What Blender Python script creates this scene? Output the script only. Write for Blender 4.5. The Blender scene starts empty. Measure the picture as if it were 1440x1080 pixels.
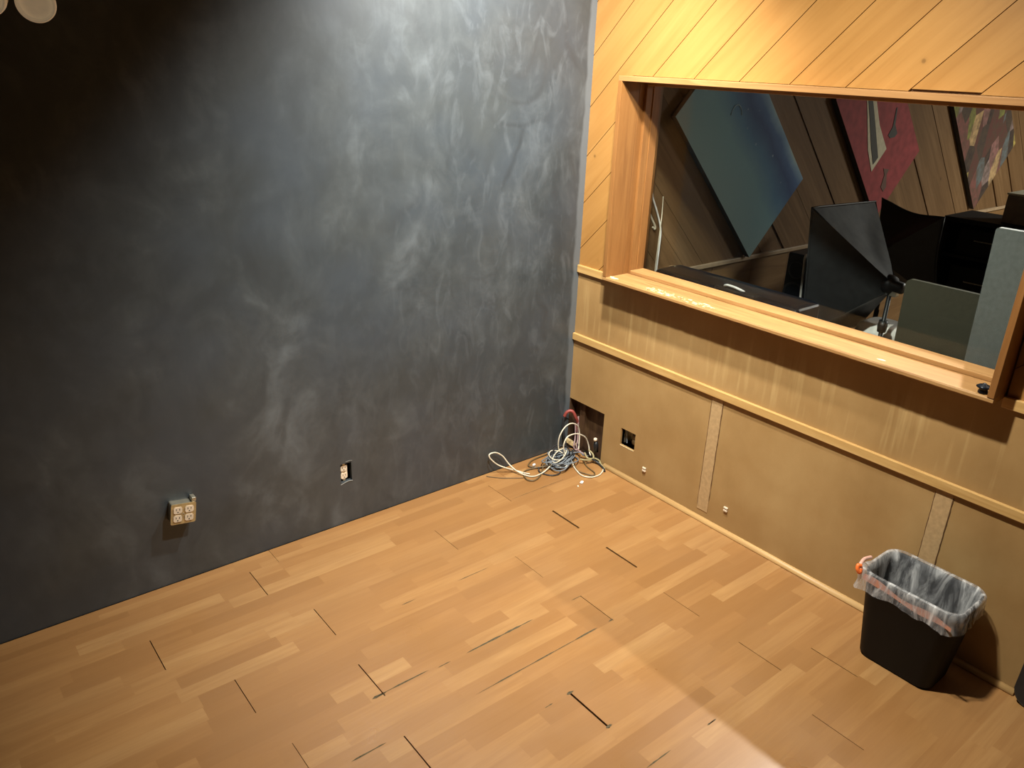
import bpy, bmesh, math, random
from mathutils import Vector, Matrix
random.seed(7)
scene = bpy.context.scene
COL = scene.collection
PI = math.pi

# ------------------------------------------------------------------ helpers
def link(name, bm, mat=None, parent=None, smooth=False, mats=None):
    me = bpy.data.meshes.new(name)
    bmesh.ops.recalc_face_normals(bm, faces=bm.faces)
    bm.to_mesh(me); bm.free()
    for m in (mats or ([mat] if mat else [])): me.materials.append(m)
    if smooth:
        for p in me.polygons: p.use_smooth = True
    o = bpy.data.objects.new(name, me); COL.objects.link(o)
    if parent: o.parent = parent
    return o

def tag(o, label=None, cat=None, group=None, kind=None):
    if label: o['label'] = label
    if cat: o['category'] = cat
    if group: o['group'] = group
    if kind: o['kind'] = kind
    return o

def empty(name, loc=(0, 0, 0), label=None, cat=None, group=None, kind=None):
    o = bpy.data.objects.new(name, None); COL.objects.link(o); o.location = loc
    o.empty_display_size = .05
    return tag(o, label, cat, group, kind)

def rel(o, parent):
    """parent o (built in world coordinates) to an Empty without moving it"""
    o.parent = parent
    o.matrix_parent_inverse = Matrix.Translation(-Vector(parent.location))
    return o

def box(bm, a, b, mi=0):
    x0, y0, z0 = [min(p, q) for p, q in zip(a, b)]; x1, y1, z1 = [max(p, q) for p, q in zip(a, b)]
    v = [bm.verts.new(p) for p in ((x0,y0,z0),(x1,y0,z0),(x1,y1,z0),(x0,y1,z0),(x0,y0,z1),(x1,y0,z1),(x1,y1,z1),(x0,y1,z1))]
    fs = [bm.faces.new([v[i] for i in q]) for q in ((0,3,2,1),(4,5,6,7),(0,1,5,4),(1,2,6,5),(2,3,7,6),(3,0,4,7))]
    for f in fs: f.material_index = mi
    return v

def bevel(bm, w, seg=2):
    bmesh.ops.bevel(bm, geom=list(bm.edges), offset=w, segments=seg, profile=.5, affect='EDGES', clamp_overlap=True)

def bbox(a, b, w=.002, seg=2):
    bm = bmesh.new(); box(bm, a, b); bevel(bm, w, seg); return bm

def crom(pts, n=8, closed=False):
    P = [Vector(p) for p in pts]; out = []
    N = len(P)
    for i in range(N if closed else N - 1):
        if closed: p0, p1, p2, p3 = P[(i-1) % N], P[i], P[(i+1) % N], P[(i+2) % N]
        else: p0, p1, p2, p3 = P[max(i-1, 0)], P[i], P[i+1], P[min(i+2, N-1)]
        for k in range(n):
            t = k / n
            out.append(.5 * ((2*p1) + (p2-p0)*t + (2*p0-5*p1+4*p2-p3)*t*t + (3*p1-p0-3*p2+p3)*t**3))
    if not closed: out.append(P[-1].copy())
    return out

def tube(bm, pts, r, seg=8, closed=False, mi=0, cap=True):
    n = len(pts); rings = []; up = None
    for i, p in enumerate(pts):
        a = pts[(i-1) % n] if (closed or i > 0) else pts[i]
        b = pts[(i+1) % n] if (closed or i < n-1) else pts[i]
        t = (b - a)
        t = t.normalized() if t.length > 1e-9 else Vector((0, 0, 1))
        if up is None: up = Vector((0, 0, 1)) if abs(t.z) < .9 else Vector((1, 0, 0))
        s = t.cross(up); s.normalize(); up = s.cross(t)
        rr = r[i] if isinstance(r, (list, tuple)) else r
        rings.append([bm.verts.new(p + (s*math.cos(2*PI*k/seg) + up*math.sin(2*PI*k/seg))*rr) for k in range(seg)])
    for i in range(n if closed else n-1):
        A, B = rings[i], rings[(i+1) % n]
        for k in range(seg):
            f = bm.faces.new((A[k], A[(k+1) % seg], B[(k+1) % seg], B[k])); f.material_index = mi; f.smooth = True
    if cap and not closed:
        for R in (rings[0], rings[-1]):
            f = bm.faces.new(R); f.material_index = mi

def tube_bm(pts, r, n=8, seg=8, closed=False):
    bm = bmesh.new(); tube(bm, crom(pts, n, closed), r, seg, closed); return bm

def lathe(bm, prof, seg=24, M=None, mi=0):
    M = M or Matrix.Identity(4); rings = []
    for r, z in prof:
        if r < 1e-6: rings.append([bm.verts.new(M @ Vector((0, 0, z)))])
        else: rings.append([bm.verts.new(M @ Vector((r*math.cos(2*PI*k/seg), r*math.sin(2*PI*k/seg), z))) for k in range(seg)])
    for A, B in zip(rings[:-1], rings[1:]):
        for k in range(seg):
            q = [A[k % len(A)], A[(k+1) % len(A)], B[(k+1) % len(B)], B[k % len(B)]]
            q2 = []
            for v in q:
                if v not in q2: q2.append(v)
            if len(q2) > 2:
                f = bm.faces.new(q2); f.smooth = True; f.material_index = mi

def clip(poly, nrm, d):
    """keep the side of a 2-D polygon where nrm.p <= d"""
    out = []
    for i in range(len(poly)):
        p, q = poly[i], poly[(i+1) % len(poly)]
        sp = nrm[0]*p[0] + nrm[1]*p[1] - d; sq = nrm[0]*q[0] + nrm[1]*q[1] - d
        if sp <= 0: out.append(p)
        if (sp < 0 < sq) or (sq < 0 < sp):
            t = sp / (sp - sq); out.append((p[0] + (q[0]-p[0])*t, p[1] + (q[1]-p[1])*t))
    return out

def prism(bm, poly, f3, depth, mi=0):
    """poly of 2-D points; f3(u, v, w) -> 3-D; extruded from w=0 (front) to w=depth"""
    A = [bm.verts.new(f3(u, v, 0)) for u, v in poly]; B = [bm.verts.new(f3(u, v, depth)) for u, v in poly]
    fs = [bm.faces.new(A), bm.faces.new(B[::-1])]
    n = len(poly)
    for i in range(n): fs.append(bm.faces.new((A[i], B[i], B[(i+1) % n], A[(i+1) % n])))
    for f in fs: f.material_index = mi
    return fs

def rrect(w, h, r, n=6):
    """rounded rectangle outline centred on 0, counter-clockwise"""
    out = []
    for cx, cy, a0 in ((w/2-r, h/2-r, 0), (-w/2+r, h/2-r, PI/2), (-w/2+r, -h/2+r, PI), (w/2-r, -h/2+r, 1.5*PI)):
        for k in range(n+1):
            a = a0 + PI/2*k/n; out.append((cx + r*math.cos(a), cy + r*math.sin(a)))
    return out

# ------------------------------------------------------------------ materials
class NT:
    def __init__(s, name):
        s.m = bpy.data.materials.new(name); s.m.use_nodes = True; s.t = s.m.node_tree; s.t.nodes.clear()
        s.out = s.n('ShaderNodeOutputMaterial')
    def n(s, typ, **kw):
        nd = s.t.nodes.new(typ)
        for k, v in kw.items(): setattr(nd, k, v)
        return nd
    def l(s, a, b): s.t.links.new(a, b)
    def bsdf(s, rough=.6, color=None, spec=.5, metal=0.):
        b = s.n('ShaderNodeBsdfPrincipled'); b.inputs['Roughness'].default_value = rough
        b.inputs['Specular IOR Level'].default_value = spec; b.inputs['Metallic'].default_value = metal
        if color: b.inputs['Base Color'].default_value = (*color, 1)
        s.l(b.outputs[0], s.out.inputs[0]); s.b = b; return b
    def coord(s, scale=(1,1,1), rot=(0,0,0), loc=(0,0,0)):
        tc = s.n('ShaderNodeTexCoord'); mp = s.n('ShaderNodeMapping')
        mp.inputs['Scale'].default_value = scale; mp.inputs['Rotation'].default_value = rot; mp.inputs['Location'].default_value = loc
        s.l(tc.outputs['Object'], mp.inputs[0]); return mp.outputs[0]
    def noise(s, vec, scale=5, detail=4, rough=.5, dist=0.):
        nd = s.n('ShaderNodeTexNoise'); nd.inputs['Scale'].default_value = scale; nd.inputs['Detail'].default_value = detail
        nd.inputs['Roughness'].default_value = rough; nd.inputs['Distortion'].default_value = dist
        if vec is not None: s.l(vec, nd.inputs['Vector'])
        return nd.outputs['Fac']
    def ramp(s, fac, stops, interp='LINEAR'):
        r = s.n('ShaderNodeValToRGB'); r.color_ramp.interpolation = interp
        while len(r.color_ramp.elements) < len(stops): r.color_ramp.elements.new(.5)
        for e, (p, c) in zip(r.color_ramp.elements, stops):
            e.position = p; e.color = (*c, 1) if isinstance(c, tuple) else (c, c, c, 1)
        s.l(fac, r.inputs[0]); return r.outputs[0]
    def mix(s, fac, a, b, mode='MIX'):
        m = s.n('ShaderNodeMix', data_type='RGBA', blend_type=mode)
        for sock, v in ((m.inputs[0], fac), (m.inputs[6], a), (m.inputs[7], b)):
            if isinstance(v, (int, float)): sock.default_value = v
            elif isinstance(v, tuple): sock.default_value = (*v, 1)
            else: s.l(v, sock)
        return m.outputs[2]
    def math(s, op, a, b=0., c=None, clampv=False):
        m = s.n('ShaderNodeMath', operation=op); m.use_clamp = clampv
        for i, v in enumerate((a, b, c)):
            if v is None: continue
            if isinstance(v, (int, float)): m.inputs[i].default_value = v
            else: s.l(v, m.inputs[i])
        return m.outputs[0]
    def bump(s, h, strength=.2, dist=.002):
        b = s.n('ShaderNodeBump'); b.inputs['Strength'].default_value = strength; b.inputs['Distance'].default_value = dist
        s.l(h, b.inputs['Height']); s.l(b.outputs[0], s.b.inputs['Normal'])
    def sep(s, v):
        x = s.n('ShaderNodeSeparateXYZ'); s.l(v, x.inputs[0]); return x.outputs
    def attr(s, name):
        a = s.n('ShaderNodeAttribute', attribute_name=name); return a.outputs

def plain(name, color, rough=.5, spec=.5, metal=0., var=.12, scale=30):
    t = NT(name); b = t.bsdf(rough, None, spec, metal)
    f = t.noise(t.coord(), scale, 4)
    c = t.ramp(f, [(.3, tuple(x*(1-var) for x in color)), (.7, tuple(min(1, x*(1+var)) for x in color))])
    t.l(c, b.inputs['Base Color']); return t.m

def mat_floor():
    t = NT('laminate_floor'); b = t.bsdf(.3, None, .65)
    at = t.attr('tone')                                   # r: strip tone, g: strip offset
    sp = t.sep(at['Vector'])
    tc = t.coord()
    off = t.n('ShaderNodeCombineXYZ'); t.l(t.math('MULTIPLY', sp[1], 37.), off.inputs[0]); t.l(t.math('MULTIPLY', sp[1], 11.), off.inputs[1])
    add = t.n('ShaderNodeVectorMath', operation='ADD'); t.l(tc, add.inputs[0]); t.l(off.outputs[0], add.inputs[1])
    mp = t.n('ShaderNodeMapping'); mp.inputs['Scale'].default_value = (1.6, 22, 1); t.l(add.outputs[0], mp.inputs[0])
    g = t.noise(mp.outputs[0], 1.3, 6, .6, 1.2)
    mp2 = t.n('ShaderNodeMapping'); mp2.inputs['Scale'].default_value = (5, 150, 1); t.l(add.outputs[0], mp2.inputs[0])
    g2 = t.noise(mp2.outputs[0], 1.2, 3)
    base = t.ramp(sp[0], [(0., (.275, .131, .042)), (.4, (.325, .159, .053)), (.8, (.365, .186, .064)), (1., (.41, .223, .083))])
    c = t.mix(t.ramp(g, [(.3, 0.), (.72, .62)]), base, (.255, .115, .036))
    c = t.mix(t.ramp(g2, [(.5, 0.), (.8, .18)]), c, (.22, .10, .034))
    dirt = t.noise(t.coord((1, 2.2, 1)), 2.3, 4)
    c = t.mix(t.ramp(dirt, [(.45, 0.), (.8, .28)]), c, (.25, .135, .055))
    t.l(c, b.inputs['Base Color'])
    rn = t.noise(t.coord((1, 1, 1)), 3., 3)
    t.l(t.ramp(rn, [(.3, .27), (.7, .40)]), b.inputs['Roughness'])
    t.bump(g2, .04, .001)
    return t.m

def wood(name, axis_rot, dark, mid, light, grain=(1, 14, 14), rough=.45, attr=True, knots=0., spec=.4, scale=2.2):
    """grain runs along local x after rotation"""
    t = NT(name); b = t.bsdf(rough, None, spec)
    vec = t.coord(rot=axis_rot)
    if attr:
        sp = t.sep(t.attr('tone')['Vector'])
        off = t.n('ShaderNodeCombineXYZ'); t.l(t.math('MULTIPLY', sp[1], 23.), off.inputs[0])
        add = t.n('ShaderNodeVectorMath', operation='ADD'); t.l(vec, add.inputs[0]); t.l(off.outputs[0], add.inputs[1]); vec0 = add.outputs[0]
    else: vec0 = vec
    mp = t.n('ShaderNodeMapping'); mp.inputs['Scale'].default_value = grain; t.l(vec0, mp.inputs[0])
    g = t.noise(mp.outputs[0], scale, 6, .6, 1.0)
    g2 = t.noise(mp.outputs[0], scale*6, 3, .5)
    c = t.ramp(g, [(.25, dark), (.5, mid), (.78, light)])
    c = t.mix(t.ramp(g2, [(.5, 0.), (.8, .3)]), c, dark)
    if attr: c = t.mix(t.math('MULTIPLY', sp[0], .45), c, dark)
    if knots:
        mk = t.n('ShaderNodeMapping'); mk.inputs['Scale'].default_value = (1, 1.9, 1.9); t.l(vec0, mk.inputs[0])
        v = t.n('ShaderNodeTexVoronoi'); v.inputs['Scale'].default_value = 3.2; t.l(mk.outputs[0], v.inputs['Vector'])
        kf = t.ramp(v.outputs['Distance'], [(0., 1.), (.035, .85), (.06, .15), (.10, 0.)])
        c = t.mix(t.math('MULTIPLY', kf, knots), c, tuple(x*.35 for x in dark))
    sm = t.noise(t.coord(), 1.7, 3)
    c = t.mix(t.ramp(sm, [(.4, 0.), (.8, .25)]), c, mid)
    t.l(c, b.inputs['Base Color']); t.bump(g2, .06, .001)
    return t.m

def mat_darkwall():
    t = NT('charcoal_limewash'); b = t.bsdf(.5, None, .75)
    tc = t.coord()
    # warp
    wn = t.n('ShaderNodeTexNoise'); wn.inputs['Scale'].default_value = 2.2; wn.inputs['Detail'].default_value = 3; t.l(tc, wn.inputs['Vector'])
    sub = t.n('ShaderNodeVectorMath', operation='SUBTRACT'); t.l(wn.outputs['Color'], sub.inputs[0]); sub.inputs[1].default_value = (.5, .5, .5)
    scl = t.n('ShaderNodeVectorMath', operation='SCALE'); t.l(sub.outputs[0], scl.inputs[0]); scl.inputs['Scale'].default_value = .30
    add = t.n('ShaderNodeVectorMath', operation='ADD'); t.l(tc, add.inputs[0]); t.l(scl.outputs[0], add.inputs[1])
    w = add.outputs[0]
    sw_all = None
    for sc, ex, seed in ((1.5, (1, 1, .55), 0.), (2.4, (1, 1, .6), 7.3)):
        mp = t.n('ShaderNodeMapping'); mp.inputs['Scale'].default_value = ex; mp.inputs['Location'].default_value = (seed, 0, seed*.7); t.l(w, mp.inputs[0])
        v = t.n('ShaderNodeTexVoronoi'); v.inputs['Scale'].default_value = sc; t.l(mp.outputs[0], v.inputs['Vector'])
        rad = t.n('ShaderNodeCombineXYZ')
        t.l(t.math('MULTIPLY', v.outputs['Distance'], 8.), rad.inputs[0])
        s3 = t.sep(w); t.l(t.math('MULTIPLY', s3[0], 2.6), rad.inputs[1]); t.l(t.math('MULTIPLY', s3[2], 2.0), rad.inputs[2])
        st = t.noise(rad.outputs[0], 1.0, 3, .55)
        sw_all = st if sw_all is None else t.math('ADD', t.math('MULTIPLY', sw_all, .5), t.math('MULTIPLY', st, .5))
    cl = t.noise(t.coord((1, 1, .8)), 1.6, 5, .6)
    fine = t.noise(w, 9, 5, .65)
    tv = t.math('ADD', t.math('MULTIPLY', sw_all, .36), t.math('ADD', t.math('MULTIPLY', cl, .42), t.math('MULTIPLY', fine, .22)))
    c = t.ramp(tv, [(.34, (.020, .025, .028)), (.46, (.031, .038, .042)), (.53, (.046, .054, .058)), (.60, (.076, .087, .093)), (.70, (.130, .146, .156))])
    hue = t.noise(t.coord(), 2.6, 3)
    c = t.mix(t.ramp(hue, [(.42, 0.), (.66, .55)]), c, (.036, .047, .060))
    hue2 = t.noise(t.coord(loc=(5, 3, 1)), 2.0, 3)
    c = t.mix(t.ramp(hue2, [(.5, 0.), (.75, .4)]), c, (.040, .043, .039))
    mpr = t.n('ShaderNodeMapping'); mpr.inputs['Scale'].default_value = (1, 1, .62); mpr.inputs['Location'].default_value = (2.3, 0, .9); t.l(w, mpr.inputs[0])
    vr = t.n('ShaderNodeTexVoronoi'); vr.inputs['Scale'].default_value = 2.0; t.l(mpr.outputs[0], vr.inputs['Vector'])
    wob2 = t.math('MULTIPLY', t.noise(w, 4, 2), .5)
    fr_ = t.math('FRACT', t.math('ADD', t.math('MULTIPLY', vr.outputs['Distance'], 5.5), wob2))
    line = t.ramp(fr_, [(.30, 0.), (.46, 1.), (.52, 1.), (.66, 0.)])
    brk = t.ramp(t.noise(t.coord((1, 1, .7)), 3.2, 3), [(.46, 0.), (.60, 1.)])
    xr_ = t.ramp(t.math('ADD', t.math('MULTIPLY', t.sep(tc)[0], .45), 1.), [(.30, .15), (.75, 1.)])
    ring = t.math('MULTIPLY', t.math('MULTIPLY', line, brk), xr_)
    c = t.mix(t.math('MULTIPLY', ring, .42), c, (.022, .025, .028))
    brk2 = t.ramp(t.noise(t.coord((1, 1, .4), loc=(9, 2, 4)), 14, 5, .6, 1.2), [(.52, 0.), (.72, 1.)])
    c = t.mix(t.math('MULTIPLY', t.math('MULTIPLY', brk2, xr_), .28), c, (.13, .148, .16))
    # lighter blue-grey band cut in along the corner
    s3 = t.sep(tc); wob = t.math('MULTIPLY', t.noise(t.coord(), 5, 3), .05)
    edge = t.math('ADD', s3[0], wob)
    band = t.ramp(t.math('ADD', t.math('MULTIPLY', edge, 12.), .5, clampv=False), [(.22, 0.), (.40, .8)])
    c = t.mix(band, c, (.11, .125, .135))
    t.l(c, b.inputs['Base Color'])
    t.l(t.ramp(tv, [(.3, .52), (.7, .40)]), b.inputs['Roughness'])
    t.bump(t.math('ADD', sw_all, fine), .06, .002)
    return t.m

def mat_hardboard():
    t = NT('tan_hardboard'); b = t.bsdf(.55, None, .3)
    n1 = t.noise(t.coord((1, 1, .7)), 2.4, 5, .6)
    c = t.ramp(n1, [(.3, (.285, .165, .060)), (.52, (.355, .214, .083)), (.72, (.41, .26, .108))])
    dr = t.noise(t.coord((1, 16, .9)), 1.6, 3)
    z = t.sep(t.coord())[2]
    zone = t.math('MULTIPLY', t.ramp(z, [(.70, 0.), (.76, 1.)]), t.ramp(z, [(.92, 1.), (1.0, .2)]))
    c = t.mix(t.math('MULTIPLY', t.ramp(dr, [(.52, 0.), (.72, .6)]), zone), c, (.54, .37, .16))
    sm = t.noise(t.coord((1, .8, 1.4)), 3.3, 4)
    c = t.mix(t.ramp(sm, [(.5, 0.), (.7, .3)]), c, (.30, .165, .055))
    fs = t.noise(t.coord(), 160, 2)
    c = t.mix(t.ramp(fs, [(.5, 0.), (.75, .12)]), c, (.26, .15, .06))
    t.l(c, b.inputs['Base Color']); t.bump(fs, .05, .001)
    return t.m

def mat_glass():
    t = NT('window_glass')
    tr = t.n('ShaderNodeBsdfTransparent'); tr.inputs[0].default_value = (.93, .95, .94, 1)
    gl = t.n('ShaderNodeBsdfGlossy'); gl.inputs['Roughness'].default_value = .0; gl.inputs[0].default_value = (1, 1, 1, 1)
    fr = t.n('ShaderNodeFresnel'); fr.inputs[0].default_value = 1.2
    mx = t.n('ShaderNodeMixShader'); t.l(fr.outputs[0], mx.inputs[0]); t.l(tr.outputs[0], mx.inputs[1]); t.l(gl.outputs[0], mx.inputs[2])
    t.l(mx.outputs[0], t.out.inputs[0]); return t.m

def mat_liner():
    t = NT('translucent_plastic'); 
    d = t.n('ShaderNodeBsdfPrincipled'); d.inputs['Roughness'].default_value = .35; d.inputs['Specular IOR Level'].default_value = .5
    n = t.noise(t.coord((1, 1, .22)), 15, 5, .6, 1.8)
    t.l(t.ramp(n, [(.3, (.42, .43, .46)), (.7, (.88, .87, .85))]), d.inputs['Base Color'])
    tl = t.n('ShaderNodeBsdfTranslucent'); tl.inputs[0].default_value = (.8, .78, .76, 1)
    m1 = t.n('ShaderNodeMixShader'); m1.inputs[0].default_value = .3; t.l(d.outputs[0], m1.inputs[1]); t.l(tl.outputs[0], m1.inputs[2])
    tr = t.n('ShaderNodeBsdfTransparent')
    m2 = t.n('ShaderNodeMixShader')
    t.l(t.ramp(n, [(.38, .16), (.52, .42), (.66, .9)]), m2.inputs[0]); t.l(tr.outputs[0], m2.inputs[1]); t.l(m1.outputs[0], m2.inputs[2])
    t.l(m2.outputs[0], t.out.inputs[0])
    return t.m

def mat_blue_panel():
    t = NT('blue_painted_panel'); b = t.bsdf(.7, None, .3)
    # gradient across the board (45 degrees) with pale stars on the dark blue streak
    s3 = t.sep(t.coord()); q = t.math('ADD', s3[0], s3[2])       # 2.29 .. 3.19 across the board
    wob = t.math('MULTIPLY', t.noise(t.coord(), 3, 4), .22)
    q = t.math('ADD', q, wob); q = t.math('MULTIPLY', t.math('SUBTRACT', q, 2.34), 1.02)
    c = t.ramp(q, [(0., (.22, .31, .30)), (.45, (.165, .30, .34)), (.62, (.085, .19, .31)), (.78, (.034, .072, .19)), (.88, (.07, .14, .30)), (.96, (.22, .36, .50)), (1., (.38, .49, .46))])
    v = t.n('ShaderNodeTexVoronoi'); v.inputs['Scale'].default_value = 9; t.l(t.coord(), v.inputs['Vector'])
    st = t.math('MULTIPLY', t.ramp(v.outputs['Distance'], [(.05, 1.), (.09, 0.)]), t.ramp(q, [(.6, 0.), (.68, 1.), (.9, 1.), (.95, 0.)]))
    c = t.mix(t.math('MULTIPLY', st, .6), c, (.4, .5, .6))
    t.l(c, b.inputs['Base Color']); return t.m

def mat_multi_panel():
    t = NT('patchwork_painted_panel'); b = t.bsdf(.8, None, .3)
    mp = t.coord((1.0, 1, .55), rot=(0, math.radians(-18), 0))
    v = t.n('ShaderNodeTexVoronoi'); v.inputs['Scale'].default_value = 8.5; v.inputs['Randomness'].default_value = .9; t.l(mp, v.inputs['Vector'])
    r = t.sep(v.outputs['Color'])[0]
    c = t.ramp(r, [(0., (.03, .02, .02)), (.16, (.10, .035, .03)), (.30, (.19, .07, .06)), (.42, (.05, .035, .03)), (.52, (.46, .36, .09)), (.60, (.26, .19, .18)), (.70, (.12, .15, .16)), (.78, (.48, .32, .15)), (.86, (.20, .21, .05)), (.93, (.28, .13, .12))], 'CONSTANT')
    n = t.noise(t.coord(), 25, 4)
    c = t.mix(t.ramp(n, [(.35, .15), (.65, .75)]), c, (.075, .052, .034))
    t.l(c, b.inputs['Base Color']); return t.m

M = {}
M['floor'] = mat_floor()
M['dark_wall'] = mat_darkwall()
M['hardboard'] = mat_hardboard()
M['glass'] = mat_glass()
M['liner'] = mat_liner()
R45 = (math.radians(45.3), 0, 0)
M['pine'] = wood('varnished_pine', (math.radians(-45.3), 0, 0), (.29, .135, .033), (.355, .176, .048), (.41, .212, .063), grain=(9, 9, .55), rough=.38, knots=.75, scale=2.0)
M['frame'] = wood('frame_wood', (0, 0, 0), (.24, .112, .036), (.325, .170, .057), (.39, .225, .086), grain=(9, .7, 9), rough=.6, attr=False, scale=3, spec=.25)
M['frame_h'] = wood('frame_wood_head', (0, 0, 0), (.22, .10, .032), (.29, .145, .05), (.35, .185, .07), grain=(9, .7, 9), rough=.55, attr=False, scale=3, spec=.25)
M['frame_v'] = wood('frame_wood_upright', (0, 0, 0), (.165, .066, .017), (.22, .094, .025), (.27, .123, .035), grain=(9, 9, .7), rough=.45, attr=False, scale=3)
M['rail'] = wood('rail_wood', (0, 0, 0), (.40, .22, .07), (.50, .30, .105), (.60, .38, .15), grain=(10, .6, 10), rough=.4, attr=False, scale=3)
M['base'] = wood('quarter_round_wood', (0, 0, 0), (.42, .24, .09), (.54, .33, .13), (.64, .42, .19), grain=(10, .6, 10), rough=.45, attr=False, scale=3)
M['batten'] = plain('seam_strip_paint', (.43, .28, .135), .6, .3, var=.12, scale=60)
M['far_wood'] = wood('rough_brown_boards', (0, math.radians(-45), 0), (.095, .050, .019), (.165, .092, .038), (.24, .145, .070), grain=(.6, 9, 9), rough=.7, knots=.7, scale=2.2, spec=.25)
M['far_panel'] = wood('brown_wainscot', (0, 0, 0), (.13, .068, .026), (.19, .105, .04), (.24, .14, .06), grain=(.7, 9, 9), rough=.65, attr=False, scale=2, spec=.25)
M['far_rail'] = plain('far_rail_wood', (.36, .26, .16), .5)
M['black'] = plain('black_plastic', (.010, .010, .011), .42, .45)
M['bin'] = plain('black_bin_plastic', (.005, .004, .003), .62, .18, scale=80)
M['rack'] = plain('matt_black_metal', (.006, .006, .006), .6, .2)
M['gloss_black'] = plain('glossy_black_shell', (.003, .0045, .008), .3, .22)
M['soft_black'] = plain('black_nylon', (.014, .015, .016), .5, .5, var=.25)
M['sheen'] = plain('black_nylon_lit_sheen', (.030, .031, .029), .62, .28, var=.75, scale=14)  # black nylon lightened: sheen and streaks of the lit top put into the colour
M['metal'] = plain('galvanised_steel', (.50, .46, .36), .35, .5, .8, scale=60)
M['brass_plate'] = plain('worn_cover_plate', (.44, .32, .15), .42, .5, .35, var=.25, scale=45)
M['ivory'] = plain('ivory_plastic', (.74, .60, .44), .4)
M['slot'] = plain('dark_slot', (.012, .010, .008), .7)
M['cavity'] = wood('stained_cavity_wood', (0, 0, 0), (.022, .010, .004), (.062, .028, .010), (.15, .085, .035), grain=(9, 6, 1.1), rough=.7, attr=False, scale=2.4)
M['white'] = plain('white_plastic', (.74, .72, .68), .45)
M['tub'] = plain('bright_white_plastic', (.86, .85, .80), .4)
M['cream'] = plain('cream_cable_jacket', (.66, .58, .44), .45)
M['grey_cable'] = plain('grey_cable_jacket', (.16, .18, .20), .4)
M['black_cable'] = plain('black_cable_jacket', (.02, .02, .022), .4)
M['brown_cable'] = plain('brown_cable_jacket', (.12, .075, .03), .5)
M['yellow'] = plain('yellowed_cable_jacket', (.30, .245, .115), .5)
M['mauve'] = plain('dusty_mauve_jacket', (.26, .16, .15), .5)
M['red'] = plain('red_cable_jacket', (.27, .05, .038), .5)
M['block'] = plain('pale_wood_offcut', (.55, .40, .20), .6)
M['orange'] = plain('orange_drawstring', (.85, .17, .03), .45)
M['hem'] = plain('salmon_drawstring_band', (.46, .21, .14), .5)
M['pinkish'] = plain('pale_pink_drawstring', (.72, .42, .33), .5)
M['grey_board'] = plain('dull_green_grey_board', (.027, .026, .016), .6, .3, scale=50)
M['pale_board'] = plain('pale_blue_grey_board', (.074, .081, .076), .55, .3, scale=50)
M['carton'] = plain('brown_grey_carton', (.20, .165, .125), .7, .3)
M['blue_panel'] = mat_blue_panel()
M['arc'] = plain('pale_blue_paint', (.24, .34, .42), .7)
M['multi'] = mat_multi_panel()
M['red_panel'] = plain('red_painted_panel', (.26, .042, .046), .7, .3, scale=18, var=.2)
M['bone'] = plain('bone_white_paint', (.50, .46, .33), .7)
M['black_paint'] = plain('black_paint', (.03, .032, .028), .7)
M['moss'] = plain('dark_moss_paint', (.10, .045, .03), .7)
M['panel_edge'] = plain('dark_panel_edge', (.03, .025, .022), .8)
M['ceiling'] = plain('unseen_ceiling_paint', (.16, .14, .12), .8, .2)
M['dim_wall'] = plain('unseen_wall_paint', (.26, .20, .14), .8, .2)
M['unseen'] = plain('charcoal_studio_paint', (.05, .05, .05), .7, .3)
M['subfloor'] = plain('dark_underlay', (.010, .008, .006), .9, .1)
M['chip'] = plain('chipped_laminate_core', (.085, .065, .035), .8, .2, var=.35, scale=90)
M['bare'] = plain('bare_splintered_wood', (.84, .70, .42), .6, .3)
M['lamp_white'] = plain('cream_enamel', (.82, .72, .55), .45)
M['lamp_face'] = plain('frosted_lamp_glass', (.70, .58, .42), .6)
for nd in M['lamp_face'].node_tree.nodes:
    if nd.type == 'BSDF_PRINCIPLED': nd.inputs['Emission Color'].default_value = (1., .74, .44, 1); nd.inputs['Emission Strength'].default_value = .16  # faint glow added to brighten lenses that are not switched on

def tone_layer(bm): return bm.loops.layers.float_vector.new('tone')
def set_tone(fs, lay, r, g):
    for f in fs:
        for lp in f.loops: lp[lay] = Vector((r, g, 0))

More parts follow.
